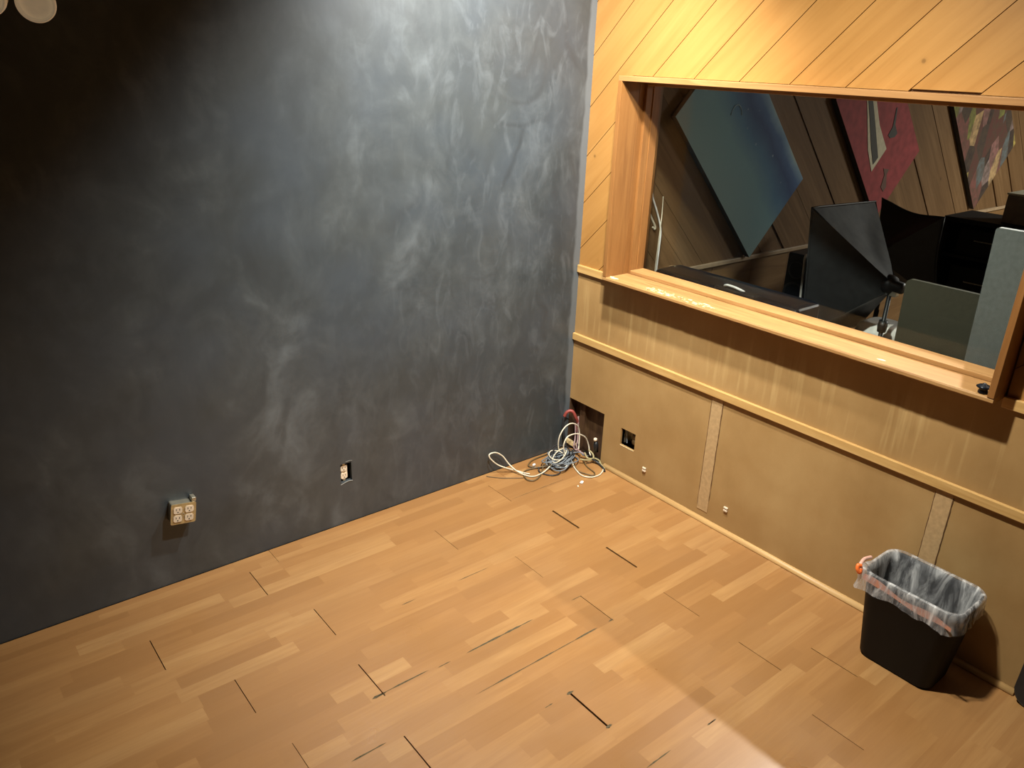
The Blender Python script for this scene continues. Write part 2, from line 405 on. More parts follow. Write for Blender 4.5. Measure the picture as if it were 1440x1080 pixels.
# ------------------------------------------------------------------ floor
XW = -4.4; YW = -4.7; ZC = 3.25
PW = .1935; Y0 = -.1125; PL = 1.295
seams = {0: (-1.828, .0015), 1: (-.664, .0022), 2: (-1.131, .0018), 3: (-.5515, .0105), 4: (-.951, .0014), 5: (-.5595, .0095),
         6: (-.907, .0030), 7: (-.600, .0022), 8: (-1.319, .0080), 9: (-.598, .0028), 10: (-.394, .0036), 11: (-.700, .0026)}
far_gap = {1: .0034, 2: .0034, 3: .0032, 4: .0030, 5: .0042, 6: .002, 7: .0046, 8: .0012}
bm = bmesh.new(); lay = tone_layer(bm); uvq = 0
TH = .009
for k in range(0, 25):
    ya = -.004 if k == 0 else Y0 - PW*(k-1)
    yb = Y0 - PW*k
    sx, gw = seams.get(k, (-(.25 + random.random()), .0012))
    cuts = []
    n = -1
    while sx - n*PL > XW:
        xx = sx - n*PL
        if xx < -.01: cuts.append((xx, gw if n == 0 else far_gap.get(k, .0018) if n == 1 else .0012))
        n += 1
    xr = -.001; spans = []
    for xx, g in cuts: spans.append((xr, xx + g/2)); xr = xx - g/2
    spans.append((xr, XW))
    for (xa, xb) in spans:
        for s in range(3):
            y1 = ya + (yb-ya)*s/3; y2 = ya + (yb-ya)*(s+1)/3
            pass
            xs = [xa]; x = xa - random.uniform(.05, .45)
            while x > xb + .12: xs.append(x); x -= random.uniform(.36, .62)
            xs.append(xb)
            for a, c in zip(xs[:-1], xs[1:]):
                v = [bm.verts.new(p) for p in ((a, y1, 0), (c, y1, 0), (c, y2, 0), (a, y2, 0))]
                f = bm.faces.new(v); set_tone([f], lay, random.random(), random.random())
        for xe in (xa, xb):
            v = [bm.verts.new(p) for p in ((xe, ya, 0), (xe, yb, 0), (xe, yb, -TH), (xe, ya, -TH))]
            set_tone([bm.faces.new(v)], lay, .1, .3)
# underlay
v = [bm.verts.new(p) for p in ((.08, .02, -TH), (XW, .02, -TH), (XW, YW, -TH), (.08, YW, -TH))]
f = bm.faces.new(v); f.material_index = 1
# chipped laminate edges: ragged slivers along the seams
def sliver(x0, x1, y, w, seed, z=.0006, slope=0.):
    rnd = random.Random(seed); n = max(4, int(abs(x1-x0)/.02)); top = []; bot = []
    for i in range(n+1):
        t = i/n; x = x0 + (x1-x0)*t; e = min(1, 4*t, 4*(1-t)) ** .6
        ww = w*e*rnd.uniform(.35, 1.)
        top.append(bm.verts.new((x, y + slope*t + ww*.6, z))); bot.append(bm.verts.new((x, y + slope*t - ww*.4, z)))
    for i in range(n):
        f = bm.faces.new((top[i], top[i+1], bot[i+1], bot[i])); f.material_index = 2
for args in ((-1.50, -1.165, -1.076, .011, 1), (-1.88, -1.66, -1.066, .008, 2), (-1.63, -1.57, -1.076, .005, 3), (-1.60, -1.10, -1.268, .006, 4), (-1.12, -.99, -1.268, .008, 5),
             (-2.085, -1.955, -1.262, .009, 6), (-1.345, -1.22, -1.850, .007, 7), (-1.04, -1.0, -1.856, .006, 8), (-1.44, -1.40, -1.462, .005, 9), (-.66, -.28, -.2935, .003, 10),
             (-1.27, -1.10, -.690, .004, 11), (-1.55, -1.48, -.688, .005, 12), (-1.03, -.99, -1.856, .005, 13), (-2.2, -2.02, -1.46, .005, 14), (-.93, -.90, -1.268, .010, 15), (-1.33, -1.30, -1.655, .014, 16), (-1.335, -1.30, -1.462, .012, 17), (-1.9, -1.84, -1.068, .016, 18), (-.96, -.90, -1.08, .004, 19)):
    sliver(*args)
o = link('floor', bm, mats=[M['floor'], M['subfloor'], M['chip']])
tag(o, 'honey laminate strip floor with gapped plank ends', 'floor', kind='structure')

# ------------------------------------------------------------------ dark wall (plane y = 0) with a cut-out for the bare outlet
def wall_cells(bm, us, vs, holes, f3, depth, mi=0):
    """grid of rectangles minus the holes (u0,u1,v0,v1)"""
    us = sorted(set(us)); vs = sorted(set(vs))
    for u0, u1 in zip(us[:-1], us[1:]):
        for v0, v1 in zip(vs[:-1], vs[1:]):
            cu, cv = (u0+u1)/2, (v0+v1)/2
            if any(h[0] < cu < h[1] and h[2] < cv < h[3] for h in holes): continue
            prism(bm, [(u0, v0), (u1, v0), (u1, v1), (u0, v1)], f3, depth, mi)
DH = (-1.452, -1.396, .222, .318)
bm = bmesh.new()
wall_cells(bm, [XW, DH[0], DH[1], 0], [0, DH[2], DH[3], ZC], [DH], lambda u, v, w: (u, w, v), .02)
box(bm, (DH[0]-.03, .045, DH[2]-.03), (DH[1]+.03, .055, DH[3]+.03), 1)
o = link('wall_left', bm, mats=[M['dark_wall'], M['subfloor']])
tag(o, 'charcoal wall with swirled grey brush marks', 'wall', kind='structure')

# ------------------------------------------------------------------ wood wall (plane x = 0)
D = .103                                   # window box stands this far into the room
WY0, WY1, WZ0, WZ1 = -.279, -2.135, 1.077, 2.038
CH = (-.279, .0, .0, .307)                 # broken-out corner hole
OH = (-.515, -.411, .179, .277)            # outlet hole
wr = empty('wall_right', (0, 0, 0), 'wood-panelled wall with interior window, pine boards above tan hardboard', 'wall', kind='structure')
bm = bmesh.new()
wall_cells(bm, [YW, WY1, OH[0], OH[1], CH[0], 0], [0, OH[2], OH[3], CH[3], 1.077], [CH, OH], lambda u, v, w: (w, u, v), .012)
rel(link('hardboard_panel', bm, M['hardboard']), wr)
bm = bmesh.new(); lay = tone_layer(bm)
rects = [(WY0 + .009, 0, 1.077, ZC), (YW, WY1 - .006, 1.077, ZC), (WY1 - .006, WY0 + .009, WZ1, ZC)]
backs = [(WY0, 0, 1.077, ZC), (YW, WY1, 1.077, ZC), (WY1, WY0, WZ1, ZC)]
s2 = math.sqrt(.5); k = -14
cs = [1.1735 + .2365*i for i in range(-22, 12)]
for c0, c1 in zip(cs[:-1], cs[1:]):
    tr, tg = random.random(), random.random()
    for (a, b, z0, z1) in rects:
        zz = z0 + (.0085 if (z0 == WZ1 and abs(c0 - .2275) < .01) else .0015 if z0 == WZ1 else 0)
        poly = [(a, zz), (b, zz), (b, z1), (a, z1)]
        g = .0022
        poly = clip(poly, (s2, s2), (c1 - g)*s2); 
        if len(poly) > 2: poly = clip(poly, (-s2, -s2), -(c0 + g)*s2)
        if len(poly) > 2:
            # front face with a small chamfer toward the joints: two stacked layers
            fs = prism(bm, poly, lambda u, v, w: (w, u, v), .012); set_tone(fs, lay, tr, tg)
for (a, b, z0, z1) in backs:
    fs = prism(bm, [(a, z0), (b, z0), (b, z1), (a, z1)], lambda u, v, w: (.010 + w, u, v), .006, 1); set_tone(fs, lay, 1, .5)
M['groove'] = plain('dark_board_joint', (.10, .045, .014), .7)
rel(link('pine_boards', bm, mats=[M['pine'], M['groove']]), wr)
# back face of the partition, seen only from the far room
bm = bmesh.new()
wall_cells(bm, [YW, WY1, WY0, 0.0], [.0, WZ0, WZ1, ZC], [(WY1, WY0, WZ0, WZ1)], lambda u, v, w: (.175 + w, u, v), .012)
rel(link('partition_back', bm, M['far_panel']), wr)
# cavity behind the corner hole and the outlet hole
bm = bmesh.new()
box(bm, (.055, -.32, -.009), (.065, .02, .36)); box(bm, (.012, -.32, -.009), (.055, -.285, .36)); box(bm, (.012, -.285, .33), (.055, .0, .36)); box(bm, (.030, -.10, -.009), (.055, -.06, .33)); box(bm, (.0005, -.0005, -.009), (.055, .012, .33))
box(bm, (.075, -.56, .14), (.082, -.37, .32))
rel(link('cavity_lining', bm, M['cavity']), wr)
# seam strips with their cracks
for i, (ya, yb, za, zb) in enumerate(((-.960, -1.022, .055, .665), (-2.005, -2.068, .02, .665))):
    bm = bmesh.new(); box(bm, (-.0022, ya, za), (.001, yb, zb))
    o = link('trim_%d' % (i+1), bm, M['batten'])
    tag(o, ('pale flush seam strip on the tan panel near the corner', 'pale flush seam strip on the tan panel behind the bin')[i], 'trim', kind='structure')
    bm = bmesh.new()
    for yy, w, z0 in ((ya+.0012, .0016, za+.02), (yb-.0012, .0022, za+.07)):
        n = 30; rr = random.Random(i*7+3); A = []; B = []
        for q in range(n+1):
            z = z0 + (zb-.02-z0)*q/n; ww = w*rr.uniform(.3, 1.1); dy = rr.uniform(-.0008, .0008)
            A.append(bm.verts.new((-.0026, yy+dy-ww, z))); B.append(bm.verts.new((-.0026, yy+dy+ww, z)))
        for q in range(n): bm.faces.new((A[q], A[q+1], B[q+1], B[q]))
    link('crack', bm, M['groove'], o)
# chair rail and the upper rail either side of the window
def rail(name, y0, y1, z0, z1, d, label):
    bm = bmesh.new(); box(bm, (-d, y0, z0), (.001, y1, z1)); bevel(bm, .0025, 2)
    return tag(link(name, bm, M['rail']), label, 'trim', kind='structure')
rail('trim_3', -.002, YW, .665, .703, .017, 'long wooden rail across the tan hardboard')
rail('trim_4', -.002, WY0+.001, 1.046, 1.086, .016, 'short wooden rail between corner and window frame')
rail('trim_5', WY1-.001, YW, 1.046, 1.086, .016, 'wooden rail right of the window frame')
# quarter round along the floor
bm = bmesh.new(); R = .021; n = 8
prof = [(0, 0)] + [(-R*math.cos(a), R*math.sin(a)) for a in [PI/2*i/n for i in range(n+1)]]
A = [bm.verts.new((x, -.315, z)) for x, z in prof]; B = [bm.verts.new((x, -2.445, z)) for x, z in prof]
bm.faces.new(A); bm.faces.new(B[::-1])
for i in range(len(prof)):
    f = bm.faces.new((A[i], B[i], B[(i+1) % len(prof)], A[(i+1) % len(prof)])); f.smooth = 0 < i < n+1
tag(link('baseboard_right', bm, M['base']), 'pale wooden quarter round along the foot of the tan wall', 'trim', kind='structure')

# ------------------------------------------------------------------ window
win = empty('window_1', (0, WY0, WZ0), 'long wood-framed interior window into the dark room', 'window', kind='structure')
T = .022
def wpart(name, bm, mat, label=None): 
    o = rel(link(name, bm, mat), win)
    if label: o['label'] = label
    return o
XB = .187
def roughen(bm, amt, seed, axis=(0, 2)):
    r = random.Random(seed)
    for v in bm.verts:
        for a in axis: v.co[a] += r.uniform(-amt, amt)
# sill: subdivided along y with a worn, splintered front edge
bm = bmesh.new(); n = 90; zt, zb = 1.0965, WZ0; r = random.Random(11); rows = []
for i in range(n+1):
    y = WY0 + (WY1-WY0)*i/n
    wear = max(0, r.gauss(0, .0007)) + (.0016*max(0, math.sin(i*.37))*r.random() if i > 12 else 0)
    rows.append([bm.verts.new(p) for p in ((XB, y, zb), (-D + .003 + wear*.4, y, zb + wear*.8), (-D + wear, y, zb+.004), (-D + wear*1.2, y, zt-.005), (-D+.004+wear, y, zt - wear*.3), (XB, y, zt))])
for A, B in zip(rows[:-1], rows[1:]):
    for k in range(6): bm.faces.new((A[k], B[k], B[(k+1) % 6], A[(k+1) % 6]))
bm.faces.new(rows[0]); bm.faces.new(rows[-1][::-1])
wpart('sill', bm, M['frame'])
bm = bmesh.new(); box(bm, (-D, WY0, WZ1-T), (XB, WY1, WZ1)); bevel(bm, .0015, 2); wpart('head', bm, M['frame_h'])
for ya, yb in ((WY0, WY0-T), (WY1, WY1+T)):
    bm = bmesh.new(); box(bm, (-D, ya, zt-.0005), (.022, yb, WZ1-T+.0005)); box(bm, (.0232, ya, zt-.0005), (XB, yb, WZ1-T+.0005)); bevel(bm, .0013, 2); wpart('jamb', bm, M['frame_v'])
# glazing stops
SX0, SX1, SH = .055, .150, .019
bm = bmesh.new(); box(bm, (SX0, WY0-T-.016, zt), (SX1, WY1+T+.016, zt+SH)); bevel(bm, .0025, 2); wpart('bottom_stop', bm, M['frame'])
bm = bmesh.new(); box(bm, (SX0, WY0-T-.016, WZ1-T-SH), (SX1, WY1+T+.016, WZ1-T)); bevel(bm, .0025, 2); wpart('top_stop', bm, M['frame'])
for s, y in ((-1, WY0-T), (1, WY1+T)):
    bm = bmesh.new(); box(bm, (SX0, y, zt), (.098, y+s*.016, WZ1-T)); box(bm, (.0985, y, zt), (SX1, y+s*.020, WZ1-T)); bevel(bm, .002, 2); wpart('side_stop', bm, M['frame_v'])
bm = bmesh.new(); box(bm, (SX1+.001, WY0-T, zt), (SX1+.007, WY1+T, WZ1-T)); wpart('glass_pane', bm, M['glass'])
# splinters of bare wood on the sill and the head
bm = bmesh.new(); r = random.Random(5)
def chip(cx, cy, cz, lx, ly, n=7):
    vs = [bm.verts.new((cx + lx*math.cos(2*PI*i/n)*r.uniform(.5, 1), cy + ly*math.sin(2*PI*i/n)*r.uniform(.5, 1), cz)) for i in range(n)]
    bm.faces.new(vs)
for i in range(90):
    t = r.random(); y = r.choice((-.57, -.60, -.64, -.70, -.78, -.85, -.92)) + r.gauss(0, .025)
    chip(-D + .012 + r.random()*.05, y, zt+.0004, r.uniform(.002, .005), r.uniform(.004, .016))
for y, x in ((-1.72, -.06), (-.335, -.085), (-.315, -.07), (-.345, -.075)): chip(x, y, zt+.0004, .009, .022)
wpart('bare_patches', bm, M['bare'], 'pale splintered wood patches')

# ------------------------------------------------------------------ rest of the studio shell (out of frame, bounces light)
bm = bmesh.new(); box(bm, (XW, YW, ZC), (.2, .1, ZC+.05)); tag(link('ceiling', bm, M['ceiling']), 'unseen plain ceiling over the studio', 'ceiling', kind='structure')
bm = bmesh.new(); box(bm, (XW-.05, YW, 0), (XW, .02, ZC)); tag(link('unseen_wall_back', bm, M['unseen']), 'plain wall behind the camera', 'wall', kind='structure')
bm = bmesh.new(); box(bm, (XW, YW-.05, 0), (.2, YW, ZC)); tag(link('unseen_wall_front', bm, M['unseen']), 'unseen plain wall opposite the charcoal wall', 'wall', kind='structure')

# ------------------------------------------------------------------ far room behind the glass
FY = -.13; FX0, FX1, FYB, FZC = .19, 6.6, -4.0, 2.75
bm = bmesh.new(); box(bm, (FX0, FYB, -.05), (FX1, FY, -.001)); tag(link('floor_far', bm, M['dim_wall']), 'floor of the dark room behind the glass', 'floor', kind='structure')
bm = bmesh.new(); box(bm, (FX0, FYB, FZC), (FX1, FY, FZC+.05)); tag(link('ceiling_far', bm, M['dim_wall']), 'ceiling of the dark room behind the glass', 'ceiling', kind='structure')
bm = bmesh.new(); box(bm, (FX1, FYB, 0), (FX1+.05, FY, FZC)); tag(link('wall_far_end', bm, M['far_panel']), 'end wall of the dark room behind the glass', 'wall', kind='structure')
bm = bmesh.new(); box(bm, (FX0, FYB-.05, 0), (FX1, FYB, FZC)); tag(link('wall_far_right', bm, M['dim_wall']), 'near wall of the dark room behind the glass', 'wall', kind='structure')
wf = empty('wall_far_left', (FX0, FY, 0), 'dark diagonal board wall seen through the window', 'wall', kind='structure')
bm = bmesh.new(); lay = tone_layer(bm); q = 1.0
while q < FX1 + FZC:
    w = random.choice((.15, .17, .20, .24)); tr, tg = random.random(), random.random()
    lift = random.uniform(0, .012)
    poly = [(FX0, 1.0), (FX1, 1.0), (FX1, FZC), (FX0, FZC)]
    poly = clip(poly, (s2, s2), (q + w - .004)*s2)
    if len(poly) > 2: poly = clip(poly, (-s2, -s2), -q*s2)
    if len(poly) > 2: set_tone(prism(bm, poly, lambda u, v, ww: (u, FY - lift + ww, v), .018 + lift), lay, tr, tg)
    q += w
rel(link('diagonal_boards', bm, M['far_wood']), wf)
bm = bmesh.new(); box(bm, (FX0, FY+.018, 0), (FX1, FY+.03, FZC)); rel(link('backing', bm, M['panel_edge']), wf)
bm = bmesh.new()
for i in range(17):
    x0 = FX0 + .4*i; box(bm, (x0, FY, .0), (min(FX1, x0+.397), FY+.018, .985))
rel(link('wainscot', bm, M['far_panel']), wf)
bm = bmesh.new(); box(bm, (FX0, FY-.022, .978), (FX1, FY+.001, 1.004)); bevel(bm, .003, 2)
tag(link('trim_6', bm, M['far_rail']), 'thin pale rail along the far diagonal board wall', 'trim', kind='structure')

def wall_panel(name, Rc, width, length, mat, label, th=.034):
    """board hung at 45 degrees on the far wall; Rc = its right-hand corner"""
    e = empty(name, (Rc[0], FY-.012, Rc[1]), label, 'wall panel')
    a = (-s2, -s2); b = (-s2, s2)                  # along the short and the long side
    P = [Rc, (Rc[0]+b[0]*length, Rc[1]+b[1]*length), (Rc[0]+b[0]*length+a[0]*width, Rc[1]+b[1]*length+a[1]*width), (Rc[0]+a[0]*width, Rc[1]+a[1]*width)]
    bm = bmesh.new(); fs = prism(bm, P, lambda u, v, w: (u, FY-.013-th + w, v), th)
    for f in fs[1:]: f.material_index = 1
    rel(link('board', bm, mats=[mat, M['panel_edge']]), e)
    return e, FY-.013-th
e, yp = wall_panel('blue_wall_panel', (1.736, 1.454), .637, 1.19, M['blue_panel'], 'blue starry painted board hung diagonally on the far wood wall')
bm = bmesh.new()
tube(bm, [Vector((.955 + .050*math.cos(a), yp-.001, 1.835 + .065*math.sin(a))) for a in [PI*(.05 + .9*i/14) for i in range(15)]], .0035, 6)
rel(link('painted_arc', bm, M['arc']), e)
e, yp = wall_panel('red_wall_panel', (3.224, 1.567), .643, 1.15, M['red_panel'], 'dark red painted board with white blade shape on the far wall')
bm = bmesh.new(); prism(bm, [(2.30, 1.99), (2.40, 2.0), (2.56, 1.76), (2.72, 1.60), (2.576, 1.452), (2.47, 1.60)], lambda u, v, w: (u, yp-.003+w, v), .002); rel(link('white_blade', bm, M['bone']), e)
bm = bmesh.new(); prism(bm, [(2.31, 1.985), (2.36, 1.99), (2.50, 1.76), (2.625, 1.545), (2.575, 1.50), (2.50, 1.62), (2.40, 1.82)], lambda u, v, w: (u, yp-.0052+w, v), .002); rel(link('dark_stripe', bm, M['black_paint']), e)
bm = bmesh.new(); prism(bm, [(2.745, 1.87), (2.757, 1.875), (2.775, 1.76), (2.83, 1.70), (2.80, 1.675), (2.74, 1.67), (2.705, 1.69), (2.745, 1.745)], lambda u, v, w: (u, yp-.003+w, v), .002); rel(link('black_figure', bm, M['black_paint']), e)
bm = bmesh.new(); prism(bm, [(2.74, 1.465), (2.82, 1.455), (2.80, 1.42), (2.83, 1.33), (2.80, 1.30), (2.755, 1.335), (2.77, 1.42)], lambda u, v, w: (u, yp-.003+w, v), .002); rel(link('dark_figure', bm, M['moss']), e)
wall_panel('patchwork_wall_panel', (4.98, 1.56), .74, 1.2, M['multi'], 'many-coloured patchwork board on the far wall, above the black rack')
# two white cables hanging by the far wall beside the window
def cable(name, pts, r, mat, label=None, cat='cable', group=None, n=8, closed=False, parent=None):
    o = link(name, tube_bm(pts, r, n, 8, closed), mat)
    if parent: rel(o, parent)
    if label: tag(o, label, cat, group)
    return o
cable('hanging_cable', [(.350, -.15, 1.47), (.363, -.15, 1.433), (.394, -.152, 1.378), (.429, -.155, 1.306), (.450, -.155, 1.246), (.452, -.155, 1.167), (.449, -.155, 1.035), (.44, -.16, .80), (.43, -.16, .4), (.42, -.17, .012)], .0050, M['white'], 'long white cable hanging beside the left window jamb')
cable('hanging_cable', [(.437, -.158, 1.436), (.440, -.160, 1.344), (.437, -.162, 1.286), (.431, -.163, 1.15), (.425, -.165, 1.0), (.41, -.18, .5), (.40, -.19, .012)], .0026, M['cream'], 'thin straight cable hanging next to the thick white cable')
cable('hanging_cable', [(.33, -.148, 1.39), (.354, -.150, 1.347), (.380, -.151, 1.31), (.405, -.152, 1.274), (.400, -.152, 1.262), (.385, -.152, 1.275)], .0055, M['cream'], 'short cream cable stub with hooked end by left window jamb')

# long black case standing behind the sill
case = empty('equipment_case', (.46, -.70, 0), 'long glossy black case with pale handle right behind the window sill', 'case')
bm = bmesh.new(); v = box(bm, (.30, -1.115, .0), (.53, -.26, .97)); bevel(bm, .03, 4); o = link('case_body', bm, M['gloss_black'], smooth=False); rel(o, case)
for yy in (-1.15, -.36): pass
bm = bmesh.new(); box(bm, (.312, -1.125, .972), (.528, -.25, 1.078)); bevel(bm, .028, 4)
o = rel(link('case_lid', bm, M['gloss_black']), case)
bm = bmesh.new(); box(bm, (.300, -.90, 1.00), (.37, -.66, 1.086)); bevel(bm, .012, 3); rel(link('handle_recess', bm, M['black']), case)
bm = tube_bm([(.330, -.705, 1.080), (.316, -.715, 1.092), (.308, -.735, 1.100), (.308, -.775, 1.099), (.316, -.805, 1.092), (.330, -.82, 1.082)], .0062); o = rel(link('handle', bm, M['white']), case); o['label'] = 'pale curved handle'
for yy in (-1.10, -.40):
    bm = bmesh.new(); box(bm, (.308, yy, 1.0), (.318, yy+.04, 1.03)); bevel(bm, .003, 2); rel(link('latch', bm, M['metal']), case)
# small dark speaker with a white cable
sp_ = empty('floor_speaker', (1.31, -.57, 0), 'black upright speaker box left of the softbox, behind the black case', 'speaker')
bm = bmesh.new(); box(bm, (1.20, -.66, 0), (1.42, -.49, 1.112)); bevel(bm, .012, 3); rel(link('cabinet', bm, M['gloss_black']), sp_)
for z, rr in ((1.02, .045), (.88, .060)):
    bm = bmesh.new(); lathe(bm, [(rr*1.15, 0), (rr*1.15, .004), (rr, .006), (rr*.9, -.006), (rr*.3, -.018), (0, -.014)], 24, Matrix.Translation((1.199, -.565, z)) @ Matrix.Rotation(-PI/2, 4, 'Y')); rel(link('driver', bm, M['black']), sp_)
cable('dangling_cable', [(1.24, -.62, 1.118), (1.200, -.610, 1.120), (1.188, -.608, 1.10), (1.186, -.614, 1.02), (1.185, -.620, .93), (1.184, -.626, .865), (1.176, -.634, .85), (1.170, -.628, .842)], .0062, M['white'], 'white cable hanging down the black speaker box beside the softbox')
# softbox on a stand
def softbox(A, B, C_, Dd, apex, label, sheen, base, tilt_legs=.38, leg_turn=1.6, rim_sag=.0):
    sb = empty('softbox', (base[0], base[1], 0), label, 'studio light')
    A, B, C_, Dd, apex = map(Vector, (A, B, C_, Dd, apex))
    ctr = (A+B+C_+Dd)/4; ax = (apex-ctr).normalized()
    ring = .045
    def face(p, q, mat, name, sag):
        bm = bmesh.new(); n = 10; m = 10; grid = []
        pa = apex + (p-ctr).normalized()*ring; qa = apex + (q-ctr).normalized()*ring
        for i in range(n+1):
            t = i/n; row = []
            for j in range(m+1):
                s = j/m
                e0 = p.lerp(pa, t); e1 = q.lerp(qa, t); v = e0.lerp(e1, s)
                inward = (ctr.lerp(apex, t) - v)
                v = v + inward*math.sin(PI*s)*(rim_sag*(1-t) + sag*math.sin(PI*t)) + inward*.03*math.sin(s*9+t*5)*math.sin(PI*s)*math.sin(PI*t)
                row.append(bm.verts.new(v))
            grid.append(row)
        for i in range(n):
            for j in range(m):
                f = bm.faces.new((grid[i][j], grid[i+1][j], grid[i+1][j+1], grid[i][j+1])); f.smooth = True
        rel(link(name, bm, mat), sb)
    face(A, B, sheen, 'top_panel', .10); face(C_, A, M['soft_black'], 'side_panel', .06); face(Dd, C_, M['soft_black'], 'bottom_panel', .08); face(B, Dd, M['soft_black'], 'side_panel', .06)
    loop = []
    for p, q in ((A, B), (B, Dd), (Dd, C_), (C_, A)):
        for k in range(8): v = p.lerp(q, k/8); loop.append(v + (ctr - v)*rim_sag*math.sin(PI*k/8))
    bm = bmesh.new(); tube(bm, loop, .006, 8, True); rel(link('rim', bm, M['soft_black']), sb)
    for p in (A, B, C_, Dd):
        bm = bmesh.new(); tube(bm, [p, p.lerp(apex, .5), apex + (p-ctr).normalized()*ring], .004, 6); rel(link('rib', bm, M['soft_black']), sb)
    bm = bmesh.new(); Mx = Matrix.Translation(apex) @ ax.to_track_quat('Z', 'Y').to_matrix().to_4x4()
    lathe(bm, [(0, -.03), (.05, -.03), (.052, .0), (.045, .02), (.03, .03), (.028, .07), (0, .075)], 20, Mx); rel(link('lamp_socket', bm, M['black']), sb)
    bm = bmesh.new(); box(bm, apex + ax*.03 + Vector((-.018, -.018, -.05)), apex + ax*.03 + Vector((.018, .018, .02))); bevel(bm, .004, 2); rel(link('bracket', bm, M['metal']), sb)
    top = Vector((base[0], base[1], apex.z - .02))
    bm = bmesh.new(); tube(bm, [Vector((base[0], base[1], .06)), top], .011, 10); tube(bm, [Vector((base[0], base[1], .05)), Vector((base[0], base[1], .70))], .015, 10); rel(link('pole', bm, M['black']), sb)
    bm = bmesh.new(); lathe(bm, [(.0, -.03), (.021, -.03), (.024, 0), (.021, .03), (0, .03)], 16, Matrix.Translation((base[0], base[1], .90))); rel(link('collar', bm, M['black']), sb)
    for i in range(3):
        a = 2*PI*i/3 + leg_turn; bm = bmesh.new()
        tube(bm, [Vector((base[0], base[1], .42)), Vector((base[0] + tilt_legs*math.cos(a), base[1] + tilt_legs*math.sin(a), .012))], .009, 8); rel(link('leg', bm, M['black']), sb)
    return sb
softbox((.67, -.90, 1.475), (1.28, -.90, 1.458), (.79, -.90, .80), (1.40, -.90, .745), (1.0, -1.204, 1.112), 'black pyramid softbox with grey sheen on top, on a stand behind the window', M['sheen'], (.992, -1.215), .38, 1.5)
softbox((2.10, -.53, 1.36), (2.06, -.945, 1.312), (2.16, -.60, .80), (2.10, -1.005, .79), (1.86, -.70, 1.06), 'second black softbox to the right behind the grey sheened one', M['soft_black'], (1.95, -.72), .25, .5, .13)
# white tub behind the stand
tub = empty('plastic_tub', (1.22, -1.115, 0), 'white plastic tub behind the black light stand', 'tub')
bm = bmesh.new(); prof = []
for w, l, z in ((.18, .18, 0), (.19, .19, .02), (.21, .21, .775)):
    prof.append([bm.verts.new((1.22+p[0], -1.115+p[1], z)) for p in rrect(w, l, .05)])
for A, B in zip(prof[:-1], prof[1:]):
    for i in range(len(A)): bm.faces.new((A[i], A[(i+1) % len(A)], B[(i+1) % len(A)], B[i])).smooth = True
bm.faces.new(prof[0]); bm.faces.new(prof[-1]); rel(link('tub_body', bm, M['tub']), tub)
bm = bmesh.new(); prof = []
for w, l, z in ((.225, .225, .775), (.23, .23, .80), (.21, .21, .84), (.15, .15, .856)):
    prof.append([bm.verts.new((1.22+p[0], -1.115+p[1], z)) for p in rrect(w, l, .05)])
for A, B in zip(prof[:-1], prof[1:]):
    for i in range(len(A)): bm.faces.new((A[i], A[(i+1) % len(A)], B[(i+1) % len(A)], B[i])).smooth = True
bm.faces.new(prof[0]); bm.faces.new(prof[-1]); rel(link('tub_lid', bm, M['tub']), tub)
# boards leaning behind the glass
def flat_board(name, y0, y1, z1, x0, lean, th, mat, r, label, cat, shear=0.):
    e = empty(name, (x0, (y0+y1)/2, 0), label, cat)
    w = abs(y1-y0); P = [(p[0], p[1]) for p in rrect(w, z1, r)]
    bm = bmesh.new()
    cy = (y0+y1)/2
    prism(bm, P, lambda u, v, ww: (x0 + lean*(v+z1/2)/z1 + ww, cy + u + shear*(v+z1/2), v + z1/2), th)
    rel(link('board', bm, mat), e)
    return e
flat_board('grey_board', -1.535, -1.95, 1.283, .50, 0., .022, M['grey_board'], .025, 'dull dark grey board with rounded corners, below the black rack', 'board', .03)
flat_board('pale_board', -1.90, -2.50, 1.586, .30, 0., .03, M['pale_board'], .012, 'tall pale grey board by the right window jamb', 'board', .025)
# black rack and carton on it
rk = empty('equipment_rack', (2.7, -1.25, 0), 'black equipment rack with shelves in front of the far wall', 'rack')
bm = bmesh.new()
box(bm, (2.5, -.765, 0), (2.9, -.79, 1.254)); box(bm, (2.5, -1.76, 0), (2.9, -1.735, 1.254)); box(bm, (2.5, -1.735, 1.225), (2.9, -.79, 1.254)); box(bm, (2.88, -1.735, 0), (2.9, -.79, 1.225)); box(bm, (2.5, -1.735, 0), (2.88, -.79, .06))
rel(link('cabinet', bm, M['rack']), rk)
for z in (.36, .70, 1.00):
    bm = bmesh.new(); box(bm, (2.52, -1.735, z), (2.88, -.79, z+.02)); rel(link('shelf', bm, M['rack']), rk)
for z0, h in ((1.03, .16), (.73, .22), (.39, .24)):
    bm = bmesh.new(); box(bm, (2.54, -1.70, z0-.009), (2.86, -.86, z0+h)); bevel(bm, .006, 2); o = rel(link('rack_unit', bm, M['rack']), rk)
    bm = bmesh.new(); box(bm, (2.534, -1.30, z0+h*.55), (2.54, -.96, z0+h*.55+.007)); bevel(bm, .001, 1)
    link('fader_strip', bm, M['metal'], o)
ct = empty('cardboard_box', (2.68, -1.19, 1.254), 'brown grey carton standing on top of the black rack', 'box')
bm = bmesh.new(); box(bm, (2.58, -1.50, 1.2545), (2.84, -1.07, 1.425)); bevel(bm, .004, 2); rel(link('carton', bm, M['carton']), ct)
bm = bmesh.new(); box(bm, (2.575, -1.505, 1.4255), (2.845, -1.065, 1.437)); bevel(bm, .003, 2); o = rel(link('lid', bm, M['bone']), ct); o['label'] = 'pale lid edge'

